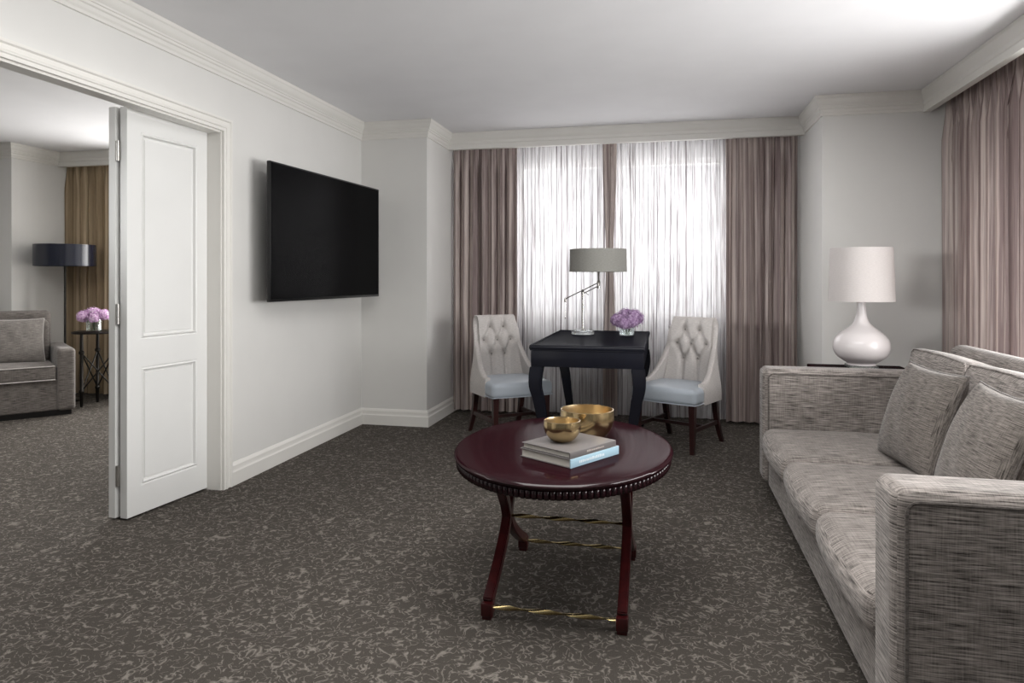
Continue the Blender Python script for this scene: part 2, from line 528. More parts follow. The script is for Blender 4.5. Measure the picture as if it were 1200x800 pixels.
# folding door: two leaves folded against each other
def leaf(w, t, h, z0):
    """leaf along +Y from 0..w, thickness along -X, two recessed moulded panels"""
    bm = B(); st = .088
    panels = [(.165, .815), (.965, 2.10)]
    ys = (st, w-st*.92)
    # stiles and rails
    add_box(bm, -t, 0, 0, ys[0], z0, h); add_box(bm, -t, 0, ys[1], w, z0, h)
    zs = [z0, panels[0][0], panels[0][1], panels[1][0], panels[1][1], h]
    for a, b in ((0,1),(2,3),(4,5)): add_box(bm, -t, 0, ys[0], ys[1], zs[a], zs[b])
    for z1, z2 in panels:
        add_box(bm, -t+.012, -.018, ys[0], ys[1], z1, z2)
        for sgn, x in ((1, 0), (-1, -t)):
            # sloped moulding ring then raised field
            loops = []
            for ins, dep in ((0, 0), (.008, -.004), (.016, .004), (.022, -.012), (.034, -.016), (.036, -.008), (.040, -.008)):
                loops.append([bm.verts.new((x+sgn*dep, y, z)) for y, z in ((ys[0]+ins, z1+ins), (ys[1]-ins, z1+ins), (ys[1]-ins, z2-ins), (ys[0]+ins, z2-ins))])
            for A, C in zip(loops, loops[1:]):
                for j in range(4): bm.faces.new((A[j], A[(j+1)%4], C[(j+1)%4], C[j]))
            bm.faces.new(loops[-1])
    bmesh.ops.recalc_face_normals(bm, faces=bm.faces[:])
    return bm
door = thing('door_1', 'white folding door leaves', 'door', (-2.815, 3.115, 0), -math.atan2(.060, .575))
del door['label'], door['category']; door['kind'] = 'structure'
obj('door_leaf', leaf(.578, .046, 2.222, .012), M_door, door, False)
l2 = obj('door_leaf', leaf(.578, .044, 2.222, .012), M_door, door, False, loc=(-.070, -.012, 0))
for zc_ in (1.985, 1.108, .238):
    h = B(); add_lathe(h, [(0,-.055),(.009,-.055),(.009,.055),(0,.055)], 12)
    add_box(h, -.012, .012, -.0015, .004, -.05, .05)
    obj('hinge', h, M_hinge, door, loc=(-.058, -.006, zc_))

# ------------------------------------------------------------------ curtains
def curtain(name, p0, p1, z0, z1, nf, amp, mat, side=1, seed=1, full=1.9, wob=.35, topf=.35, flare=None):
    rnd = random.Random(seed)
    p0, p1 = Vector(p0), Vector(p1); d = p1-p0; L = d.length; d = d/L; n = Vector((d.y, -d.x))*side
    ns, nz = nf*14, 26
    ph = [rnd.uniform(-wob, wob) for _ in range(nf+2)]; am = [rnd.uniform(.65, 1.25) for _ in range(nf+2)]
    bm = B(); uvl = bm.loops.layers.uv.verify(); g = []
    for j in range(nz+1):
        q = j/nz; z = z1+(z0-z1)*q; row = []
        a = topf+(1-topf)*min(1, q/.12) if q < .12 else 1.0
        for i in range(ns+1):
            s = i/ns; f = s*nf; k = min(int(f), nf-1); w = f-k
            p = ph[k]*(1-w)+ph[k+1]*w; m = am[k]*(1-w)+am[k+1]*w
            t = 2*PI*f+p*(.5+q)*1.6
            y = math.sin(t)+.25*math.sin(2*t+p*4+q*1.3)
            if q < .1: y = y*(.4+6*q)+(1-10*q)*1.2*math.exp(-((w-.5)/.1)**2)
            lat = .012*math.sin(2*t)+.006*math.sin(q*5+p*6)*(1-abs(2*s-1))
            ss = s
            if flare: ss = flare(s, q)
            off = n*(amp*a*m*y)+d*lat
            row.append(bm.verts.new((p0.x+d.x*L*ss+off.x, p0.y+d.y*L*ss+off.y, z)))
        g.append(row)
    for j in range(nz):
        for i in range(ns):
            f = bm.faces.new((g[j][i], g[j+1][i], g[j+1][i+1], g[j][i+1]))
            for l, (jj, ii) in zip(f.loops, ((j,i),(j+1,i),(j+1,i+1),(j,i+1))):
                l[uvl].uv = (ii/ns*L*full+seed*3.1, z1+(z0-z1)*jj/nz)
    return obj(name, bm, mat, None, True, uv=False, angle=180)
YD, YS = 6.37, 6.47
def cur(*a, lab, cat='curtain', grp=None, **k):
    return tag(curtain(*a, **k), lab, cat, grp)
cur('drape', (-2.015, YD), (-1.385, YD), .025, 2.60, 7, .042, M_drape, seed=1, lab='mauve striped drape at left end of back window, behind left tufted chair')
cur('drape', (.515, YD), (1.13, YD), .025, 2.60, 7, .042, M_drape, seed=2, lab='mauve striped drape at right end of back window, beside the right pier')
cur('sheer_curtain', (-1.56, YS), (-.53, YS), .02, 2.60, 13, .018, M_sheer, seed=3, full=1.6, lab='white striped sheer curtain over the left half of back window, behind desk lamp', cat='sheer curtain')
cur('sheer_curtain', (-.50, YS), (.70, YS), .02, 2.60, 15, .018, M_sheer, seed=4, full=1.6, lab='white striped sheer curtain over the right half of back window, behind right tufted chair', cat='sheer curtain')
cur('narrow_drape', (-.575, YD+.015), (-.445, YD+.015), .025, 2.60, 2, .014, M_drape, seed=5,
    flare=lambda s, q: .5+(s-.5)*(1-.55*math.exp(-((q-.45)/.22)**2)) , lab='narrow mauve drape hanging between the two sheer curtains, behind grey desk lamp')
cur('drape', (2.0, 5.56), (2.0, 4.24), .025, 2.60, 13, .046, M_drape, seed=6, lab='wide mauve striped drape on right wall, behind the three-seat sofa')
cur('drape', (XO-.02, YD), (-5.55, YD), .025, 2.60, 10, .040, M_drape2, seed=9, lab='brown drape in the far room, seen through the doorway behind navy lamp')

# ------------------------------------------------------------------ television
tv = thing('television', 'large black flat television mounted on the white left wall', 'television', (-2.455, 4.73, 1.145), math.atan2(-.09, 1.52))
W, Hh = 1.52, .92
bm = B(); add_box(bm, -.028, 0, -W/2, W/2, 0, Hh, .005); add_box(bm, -.06, -.028, -W*.35, W*.35, .15, .65, .01)
obj('television_body', bm, M_black, tv)
bm = B(); add_box(bm, .0003, .0018, -W/2+.012, W/2-.012, .018, Hh-.012)
obj('screen', bm, M_screen, tv, False)
bm = B(); add_box(bm, -.1995, -.176, -.08, .08, .22, .62); add_box(bm, -.178, -.055, -.06, -.02, .38, .44); add_box(bm, -.178, -.055, .02, .06, .38, .44)
obj('wall_bracket', bm, M_black, tv, False)

# ------------------------------------------------------------------ sofa
SX0, SX1, SY0, SY1 = .575, 1.72, 1.94, 4.55
sofa = thing('sofa', 'long grey tweed three-seat sofa along the right side of the room', 'sofa', (1.15, 3.25, 0))
o3 = Vector((-1.15, -3.25, 0))
def sp(bm): 
    bmesh.ops.translate(bm, verts=bm.verts[:], vec=o3); return bm
AT = .19; AH = .755
bm = B(); rbox(bm, (SX0+.02+SX1)/2, (SY0+SY1)/2, .155, SX1-SX0-.04, SY1-SY0-2*AT, .205, .012, 2, 8)
obj('base', sp(bm), M_sofa, sofa)
def arm(y0, y1):
    bm = B()
    rbox(bm, (SX0+SX1)/2, (y0+y1)/2, (AH+.06)/2, SX1-SX0, y1-y0, AH-.06, .04, 4, 6)
    return bm
for (y0, y1) in ((SY0, SY0+AT), (SY1-AT, SY1)):
    a = obj('arm', sp(arm(y0, y1)), M_sofa, sofa)
    for yy in (y0+.003, y1-.003):
        ins = .032; r = .03
        pts = []
        xa, xb, zb, zt = SX0+ins, SX1-ins, .085, AH-ins
        def arc(cx, cz, a0, a1, n=5): return [(cx+r*math.cos(R(a0+(a1-a0)*i/n)), yy, cz+r*math.sin(R(a0+(a1-a0)*i/n))) for i in range(n+1)]
        pts = [(xa, yy, zb)]+arc(xa+r, zt-r, 180, 90)+arc(xb-r, zt-r, 90, 0)+[(xb, yy, zb)]
        t = B(); add_tube(t, pts, .0055, 8); obj('piping', sp(t), M_welt, a)
# back frame
bm = B(); rbox(bm, 1.655, (SY0+SY1)/2, .49, .13, SY1-SY0-2*AT+.12, .86, .06, 5, 8)
obj('back', sp(bm), M_sofa, sofa)
bounds = [SY0+AT+.002, 2.877, 3.612, SY1-AT-.002]
for i in range(3):
    y0, y1 = bounds[i]+.003, bounds[i+1]-.003
    cx, w = (SX0-.005+1.44)/2, 1.44-SX0+.005
    bm = B(); rbox(bm, cx, (y0+y1)/2, .326, w, y1-y0, .150, .055, 5, 10, (.026, .004, .024))
    c = obj('seat_cushion', sp(bm), M_sofa, sofa)
for i in range(3):
    y0, y1 = bounds[i]+.004, bounds[i+1]-.004
    bm = B()
    lean = R(12)
    M = Matrix.Translation((1.42, (y0+y1)/2, .645)) @ Matrix.Rotation(lean, 4, 'Y')
    rbox(bm, 0, 0, 0, .19, y1-y0, .50, .05, 4, 10, (.035, .004, .012), M)
    c = obj('back_cushion', sp(bm), M_sofa, sofa)
    t = B()
    for xx in (-.082, .082):
        w, h, n = (y1-y0)/2-.012, .238, 14
        pts = [(xx, -w, -h), (xx, -w, h-.02)]+[(xx, -w+.02+(2*w-.04)*k/n, h+.008*(1-(2*k/n-1)**2)) for k in range(n+1)]+[(xx, w, h-.02), (xx, w, -h)]
        add_tube(t, [M @ Vector(p) for p in pts], .0055, 6)
    obj('piping', sp(t), M_sofa, c)
for lx, ly in ((SX0+.09, SY1-.09), (SX0+.09, SY0+.09), (SX1-.08, SY1-.09), (SX1-.08, SY0+.09)):
    bm = B(); add_lathe(bm, [(0,0),(.022,0),(.032,.062),(0,.062)], 4, lx, ly)
    obj('leg', sp(bm), M_foot, sofa, False)

def pillow_bm(w, h, t, n=22):
    bm = B()
    top, bot = [], []
    for i in range(n+1):
        ra, rb = [], []
        for j in range(n+1):
            a = math.sin(PI/2*(2*i/n-1)); b = math.sin(PI/2*(2*j/n-1))
            x = w/2*a*(1-.075*(1-b*b)*abs(a)**3*0-.06*(1-b*b)); y = h/2*b*(1-.06*(1-a*a))
            x *= 1+.0*b
            e = max(0, (1-a*a)*(1-b*b))
            z = t/2*(e**.42)
            wr = .004*math.sin(9*a+4*b)*e
            va = bm.verts.new((x, y, z+wr)); ra.append(va)
            edge = i in (0, n) or j in (0, n)
            rb.append(va if edge else bm.verts.new((x, y, -z+wr)))
        top.append(ra); bot.append(rb)
    for i in range(n):
        for j in range(n):
            bm.faces.new((top[i][j], top[i+1][j], top[i+1][j+1], top[i][j+1]))
            f = [bot[i][j], bot[i][j+1], bot[i+1][j+1], bot[i+1][j]]
            try: bm.faces.new(f)
            except ValueError: pass
    rim = [top[i][0].co.copy() for i in range(n)]+[top[n][j].co.copy() for j in range(n)]+[top[n-i][n].co.copy() for i in range(n)]+[top[0][n-j].co.copy() for j in range(n)]
    return bm, rim
def pillow(name, label, loc, basis, w, h, t, mat, welt):
    """basis: (x axis = along width, y axis = up the pillow)"""
    ex = Vector(basis[0]).normalized(); ey = Vector(basis[1]); ey = (ey-ex*ey.dot(ex)).normalized(); ez = ex.cross(ey)
    M = Matrix((ex, ey, ez)).transposed().to_4x4()
    bm, rim = pillow_bm(w, h, t)
    o = obj(name, bm, mat, None, True, angle=180)
    o.matrix_world = Matrix.Translation(loc) @ M
    tag(o, label, 'pillow')
    tb = B(); add_tube(tb, rim, .0055, 6, closed=True)
    obj('piping', tb, welt, o)
    return o
pillow('throw_pillow', 'grey tweed throw pillow leaning against the farthest sofa back cushion', (1.175, 3.58, .640), ((.10, -1, 0), (.34, .0, 1)), .555, .49, .20, M_pillow, M_welt)
pillow('throw_pillow', 'grey tweed throw pillow nearest the front arm of the sofa', (1.165, 2.88, .64), ((-.05, -1, 0), (.36, .02, 1)), .57, .50, .20, M_pillow, M_welt)

# ------------------------------------------------------------------ coffee table (oval)
TX, TY, TZ = -.42, 2.87, .60
ct = thing('coffee_table', 'oval mahogany coffee table with reeded edge and crossed legs, in the middle of the carpet', 'coffee table', (TX, TY, 0))
A_, B_ = .4506, .583
def oval(bm, prof, n=160, flute=None):
    rings = []
    for k_, (ins, z) in enumerate(prof):
        if ins is None: rings.append([bm.verts.new((0,0,z))]); continue
        row = []
        for k in range(n):
            t = 2*PI*k/n
            e = ins
            row.append(bm.verts.new(((A_-e)*math.cos(t), (B_-e)*math.sin(t), z)))
        rings.append(row)
    for A, C in zip(rings, rings[1:]):
        for k in range(n):
            k2 = (k+1) % n
            if len(A) == 1: bm.faces.new((A[0], C[k], C[k2]))
            elif len(C) == 1: bm.faces.new((A[k], A[k2], C[0]))
            else: bm.faces.new((A[k], A[k2], C[k2], C[k]))
    return fixn(bm)
bm = B(); oval(bm, [(None, .600), (.2, .600), (.03, .600), (.022, .598), (.012, .598), (.004, .594), (0, .587), (.003, .579), (.010, .574), (.03, .573), (None, .573)], 140)
top = obj('tabletop', bm, M_mahog, ct, True, angle=50)
# reeded band below the top
bm = B(); nr = 126; n = nr*8; rows = []
for z, extra in ((.5735, -.004), (.570, 0), (.553, 0), (.543, -.003), (.540, -.008)):
    row = []
    for k in range(n):
        t = 2*PI*k/n; w = abs(math.sin(nr*t/2))
        e = .015-.008*w**.7-extra
        row.append(bm.verts.new(((A_-e)*math.cos(t), (B_-e)*math.sin(t), z)))
    rows.append(row)
rows.append([bm.verts.new(((A_-.05)*math.cos(2*PI*k/n), (B_-.05)*math.sin(2*PI*k/n), .541)) for k in range(n)])
for A, C in zip(rows, rows[1:]):
    for k in range(n): bm.faces.new((A[k], A[(k+1)%n], C[(k+1)%n], C[k]))
bm.faces.new(rows[-1]); fixn(bm)
obj('reeded_band', bm, M_mahog, ct, True, angle=60)
# legs: two opposed arcs per side
LXs = (-.245, .265)
ZC = .28
def cleg(x, s):
    """curved leg from floor at y=s*.33 in to the centre and out again under the top"""
    bm = B(); N = 22; w = .019
    C = []
    for i in range(N+1):
        t = i/N; z = .058+(.545-.058)*t
        q = (z-ZC)
        if q < 0: y = .014+.322*((-q)/(ZC-.058))**1.45
        else: y = .255*(q/.265)**1.5+.012
        C.append(Vector((x, s*y, z)))
    rows = []
    for i, p in enumerate(C):
        a = C[max(0,i-1)]; b = C[min(N,i+1)]; tg = (b-a).normalized(); nn = Vector((0, tg.z, -tg.y))
        hw = .021
        rows.append([bm.verts.new(p+Vector((dx*w,0,0))+nn*(dn*hw)) for dx, dn in ((-1,-1),(1,-1),(1,1),(-1,1))])
    for A, D in zip(rows, rows[1:]):
        for k in range(4): bm.faces.new((A[k], A[(k+1)%4], D[(k+1)%4], D[k]))
    bm.faces.new(rows[0]); bm.faces.new(rows[-1])
    fixn(bm)
    bmesh.ops.bevel(bm, geom=[e for e in bm.edges if len(e.link_faces) == 2 and e.calc_face_angle(0) > .8], offset=.004, segments=2, affect='EDGES')
    return bm
for x in LXs:
    for s in (-1, 1):
        lg = obj('leg', cleg(x, s), M_mahleg, ct, True)
        ft = B(); yy = s*.338
        add_box(ft, x-.0225, x+.0225, yy-.025, yy+.025, .014, .064, .005); add_box(ft, x-.019, x+.019, yy-.02, yy+.02, 0, .015, .003)
        obj('foot_block', ft, M_mahleg, lg, True)
def rod(y, z):
    bm = B(); n = 70; x0, x1 = LXs[0]+.015, LXs[1]-.015
    rows = []
    for i in range(n+1):
        t = i/n; th = t*PI*3.2
        rows.append([])
        for k in range(8):
            a = 2*PI*k/8; u, v = .0095*math.cos(a), .0042*math.sin(a)
            rows[-1].append(bm.verts.new((x0+(x1-x0)*t, y+u*math.cos(th)-v*math.sin(th), z+u*math.sin(th)+v*math.cos(th))))
    for A, C in zip(rows, rows[1:]):
        for k in range(8): bm.faces.new((A[k], A[(k+1)%8], C[(k+1)%8], C[k]))
    bm.faces.new(rows[0]); bm.faces.new(rows[-1]); return fixn(bm)
for y, z in ((-.338, .045), (.338, .045), (0, ZC)):
    obj('stretcher_rod', rod(y, z), M_brass, ct)
# cross rails under the top
for x in LXs:
    bm = B(); add_box(bm, x-.02, x+.02, -.26, .26, .52, .541)
    obj('top_rail', bm, M_mahleg, ct, False)

# books: local u along spine, v along page edge
e1 = Vector((.158, .254, 0)).normalized(); e2 = Vector((-.232, .113, 0)).normalized()
def book(name, label, corner, L1, L2, h, cover, z, marks):
    rz = math.atan2(e1.y, e1.x)
    # local x along spine (e1), local y roughly along e2
    root = thing(name, label, 'book', (corner[0], corner[1], z), rz, 'books on the coffee table')
    t = .0035
    c = B()
    add_box(c, 0, L1, 0, L2, 0, t, .0012); add_box(c, 0, L1, 0, L2, h-t, h, .0012)
    obj('cover', c, M_board, root)
    c = B(); add_box(c, 0, L1, -.0024, .002, .0004, h-.0004, .0008); obj('spine', c, cover, root)
    p = B(); add_box(p, .006, L1-.006, .004, L2-.006, t, h-t)
    obj('page_block', p, M_page, root, False)
    if marks:
        m = B(); rnd = random.Random(len(label))
        x = marks[0]
        while x < marks[1]:
            w = rnd.uniform(.004, .010)
            add_box(m, x, x+w, -.0030, -.0020, h*.36, h*rnd.uniform(.58, .68)); x += w+.003
        obj('spine_lettering', m, marks[2], root, False)
    return root
book('coffee_table_book', 'pale blue spined book lying flat on the coffee table, under the grey book', (-.342, 2.493), .300, .255, .034, M_book1, TZ+.0005, (.05, .20, M_mark))
book('coffee_table_book', 'grey covered book on top of the blue book, under the small gold bowl', (-.345, 2.500), .285, .243, .022, M_book2, TZ+.0350, (.10, .20, M_mark2))

def bowl(name, label, loc, r, h, rb):
    root = thing(name, label, 'bowl', loc, 0, 'gold bowls')
    prof_o = [(0, 0), (rb, 0)]
    for i in range(1, 15):
        t = i/14
        rr = rb+(r*1.02-rb)*math.sin(PI/2*min(1, t*1.18))**.8
        if t > .75: rr -= (t-.75)*.10*r
        prof_o.append((rr, h*t**1.25))
    R_ = prof_o[-1][0]
    bm = B(); add_lathe(bm, prof_o+[(R_-.004, h+.001)], 56); fixn(bm)
    obj('bowl_body', bm, M_bowl, root, True, angle=60)
    inn = [(R_-.004, h+.001)]+[(max(0, x-.006), z+.006*(1-z/h)+.001) for x, z in reversed(prof_o[1:-1])]+[(0, .008)]
    bm = B(); add_lathe(bm, inn, 56)
    obj('bowl_interior', bm, M_bowlin, root, True, angle=60)
    return root
bowl('gold_bowl', 'small gold metal bowl standing on the grey book', (-.398, 2.672, TZ+.0575), .0725, .083, .030)
bowl('gold_bowl', 'larger gold metal bowl on the coffee table, behind the stacked books', (-.335, 2.985, TZ+.0005), .116, .128, .055)

# ------------------------------------------------------------------ writing desk
DX0, DX1, DYa, DYb, DTZ = -.945, -.135, 4.74, 6.20, .825
dk = thing('writing_desk', 'black lacquered writing desk with curved legs, in front of the back window', 'desk', ((DX0+DX1)/2, (DYa+DYb)/2, 0))
hw, hd = (DX1-DX0)/2, (DYb-DYa)/2
bm = B(); rbox(bm, 0, 0, DTZ-.014, 2*hw, 2*hd, .028, .010, 3, 4)
# raised lip border
for x0, x1, y0, y1 in ((-hw+.004, hw-.004, -hd+.004, -hd+.022), (-hw+.004, hw-.004, hd-.022, hd-.004), (-hw+.004, -hw+.022, -hd+.02, hd-.02), (hw-.022, hw-.004, -hd+.02, hd-.02)):
    add_box(bm, x0, x1, y0, y1, DTZ-.002, DTZ+.004, .0018)
obj('desktop', bm, M_blackwood, dk)
bm = B(); add_box(bm, -hw+.012, hw-.012, -hd+.012, hd-.012, DTZ-.150, DTZ-.026, .006); add_box(bm, -hw+.006, hw-.006, -hd+.006, hd-.006, DTZ-.036, DTZ-.026, .003)
obj('apron', bm, M_blackwood, dk)
def dleg(sx, sy):
    bm = B(); N = 24; rows = []
    for i in range(N+1):
        t = i/N; z = (DTZ-.148)*(1-t)
        # out at knee, sweep in, flare at foot (distance from corner toward centre)
        inn = .052-.012*math.sin(PI*min(1, t/.35))+.085*(max(0, t-.2)/.8)**1.3 - .055*max(0, (t-.8)/.2)**2
        h = .047-.018*min(1, t*1.25)+.006*max(0, (t-.85)/.15)
        cx, cy = sx*(hw-inn), sy*(hd-inn)
        rows.append([bm.verts.new((cx+a*h, cy+b*h, z)) for a, b in ((-1,-1),(1,-1),(1,1),(-1,1))])
    for A, C in zip(rows, rows[1:]):
        for k in range(4): bm.faces.new((A[k], A[(k+1)%4], C[(k+1)%4], C[k]))
    bm.faces.new(rows[0]); bm.faces.new(rows[-1]); fixn(bm)
    bmesh.ops.bevel(bm, geom=[e for e in bm.edges if len(e.link_faces) == 2 and e.calc_face_angle(0) > .8], offset=.008, segments=2, affect='EDGES')
    return bm
for sx in (-1, 1):
    for sy in (-1, 1): obj('leg', dleg(sx, sy), M_blackwood, dk)

# desk lamp
LP = Vector((-.690, 5.82, DTZ))
dl = thing('desk_lamp', 'adjustable nickel desk lamp with a wide grey drum shade, on black desk', 'lamp', LP)
bm = B(); add_lathe(bm, [(0,.001),(.095,.001),(.097,.006),(.097,.030),(.094,.034),(0,.034)], 48); obj('lamp_base', bm, M_acryl, dl, True, angle=50)
bm = B(); add_lathe(bm, [(0,.034),(.024,.034),(.024,.040),(.012,.046),(.0095,.06),(.0095,.335),(.014,.337),(.014,.375),(.010,.38),(0,.38)], 20); obj('stem', bm, M_nickel, dl, True)
pv = Vector((0,0,.375))
dirx = Vector((.150, 0, .062))
bm = B()
a0 = Vector((-.150,0,.300)); a1 = Vector((.135,0,.440))
add_tube(bm, [a0, a1], .005, 10)
add_tube(bm, [Vector((.012,0,.350)), Vector((.128,0,.408))], .005, 10)
obj('swing_arm', bm, M_nickel, dl)
bm = B(); add_lathe(bm, [(0,-.016),(.012,-.016),(.014,0),(.012,.016),(0,.016)], 16)
bmesh.ops.rotate(bm, verts=bm.verts[:], matrix=Matrix.Rotation(R(90), 3, 'X')); bmesh.ops.translate(bm, verts=bm.verts[:], vec=(0,0,.368))
add_tube(bm, [(.03,-.012,.35),(.05,-.03,.335)], .004, 8)
obj('pivot_knob', bm, M_nickel, dl)
bm = B(); add_lathe(bm, [(0,.27),(.010,.27),(.012,.285),(.008,.305),(0,.31)], 16, -.150, 0); add_tube(bm, [(-.150,0,.27),(-.150,0,.14)], .0016, 6); add_lathe(bm, [(0,.125),(.006,.13),(.006,.14),(0,.145)], 10, -.150, 0)
obj('pull_chain', bm, M_nickel, dl)
bm = B(); add_lathe(bm, [(0,.39),(.016,.39),(.016,.45),(.008,.46),(.008,.60),(0,.60)], 16, .135, 0); obj('socket', bm, M_nickel, dl)
bm = B(); add_lathe(bm, [(.244,.530),(.240,.722),(.237,.722),(.241,.530)], 56, .130, 0, closed=True); fixn(bm); sh = obj('lamp_shade', bm, M_gshade, dl, True, angle=50)
bm = B(); add_lathe(bm, [(0,.536),(.239,.536)], 56, .130, 0); obj('diffuser', bm, M_shadein, sh)

# flowers
def floret_head(bm, c, r, n, rnd, size):
    c = Vector(c)
    for i in range(n):
        z = 1-2*(i+.5)/n; a = i*2.39996; q = math.sqrt(max(0, 1-z*z))
        d = Vector((q*math.cos(a), q*math.sin(a), z))
        d = (d+Vector((rnd.uniform(-.12,.12), rnd.uniform(-.12,.12), rnd.uniform(-.12,.12)))).normalized()
        if d.z < -.75: continue
        p = c+d*r*rnd.uniform(.88, 1.08)
        u = d.orthogonal().normalized(); v = d.cross(u)
        th0 = rnd.uniform(0, PI)
        ctr = bm.verts.new(p-d*size*.25)
        for k in range(4):
            th = th0+k*PI/2
            e = u*math.cos(th)+v*math.sin(th); f = -u*math.sin(th)+v*math.cos(th)
            l = size*rnd.uniform(.85, 1.1)
            b1 = bm.verts.new(p+e*l*.55+f*l*.5+d*l*.05); b2 = bm.verts.new(p+e*l*1.0+d*l*.18*rnd.uniform(-.5,1)); b3 = bm.verts.new(p+e*l*.55-f*l*.5+d*l*.05)
            bm.faces.new((ctr, b3, b2, b1))
def core(bm, c, r):
    t = bmesh.new(); bmesh.ops.create_icosphere(t, subdivisions=2, radius=r)
    merge(bm, t, Matrix.Translation(c))
def leafm(bm, base, d, L, w):
    base = Vector(base); d = Vector(d).normalized(); s = d.cross(Vector((0,0,1))).normalized()
    P = []
    for i in range(7):
        t = i/6; ww = w*math.sin(PI*min(1, t*.95+.03))**.8
        c = base+d*L*t+Vector((0,0,-.25*L*t*t))
        P.append([c-s*ww, c+Vector((0,0,-.08*w)), c+s*ww])
    grid(bm, P)
def bouquet(name, label, loc, heads, vase, mat, seed, pr, fl=.011):
    rnd = random.Random(seed)
    root = thing(name, label, 'flower arrangement', loc)
    w, h = vase
    bm = B()
    # thick walled square-ish tumbler
    add_lathe(bm, [(0,.001),(w-.004,.001),(w,.005),(w,h),(w-.003,h),(w-.003,.010),(0,.010)], 32); fixn(bm)
    obj('glass_vase', bm, M_clear, root, True, angle=50)
    bm = B(); add_lathe(bm, [(0,.0105),(w-.0045,.0105),(w-.0045,h*.62),(0,h*.62)], 28); fixn(bm); obj('water', bm, M_clear, root, True, angle=50)
    bm = B()
    for hx, hy, hz, r in heads:
        add_tube(bm, [(hx*.12, hy*.12, .015), (hx*.35, hy*.35, h*.8), (hx, hy, hz)], .0035, 6)
    obj('stems', bm, M_stem, root)
    bm = B()
    for k in range(5):
        a = k*1.3+.4; leafm(bm, (w*.6*math.cos(a), w*.6*math.sin(a), h*.98), (math.cos(a), math.sin(a), .25), .085, .026)
    obj('leaves', bm, M_leaf, root)
    for hx, hy, hz, r in heads:
        bm = B(); core(bm, (hx,hy,hz), r*.86); floret_head(bm, (hx,hy,hz), r, pr, rnd, fl)
        obj('flower_head', bm, mat, root, False)
    return root
bouquet('hydrangea_bouquet', 'lilac hydrangeas in a clear glass vase at the right of the black desk', (-.315, 5.76, DTZ+.0005),
        [(-.068,-.03,.125,.064), (.045,-.05,.118,.062), (.080,.03,.138,.062), (-.010,.02,.162,.066), (-.085,.04,.125,.054), (-.012,-.08,.102,.056), (.06,-.02,.165,.055)], (.062,.08), M_petal, 3, 95)

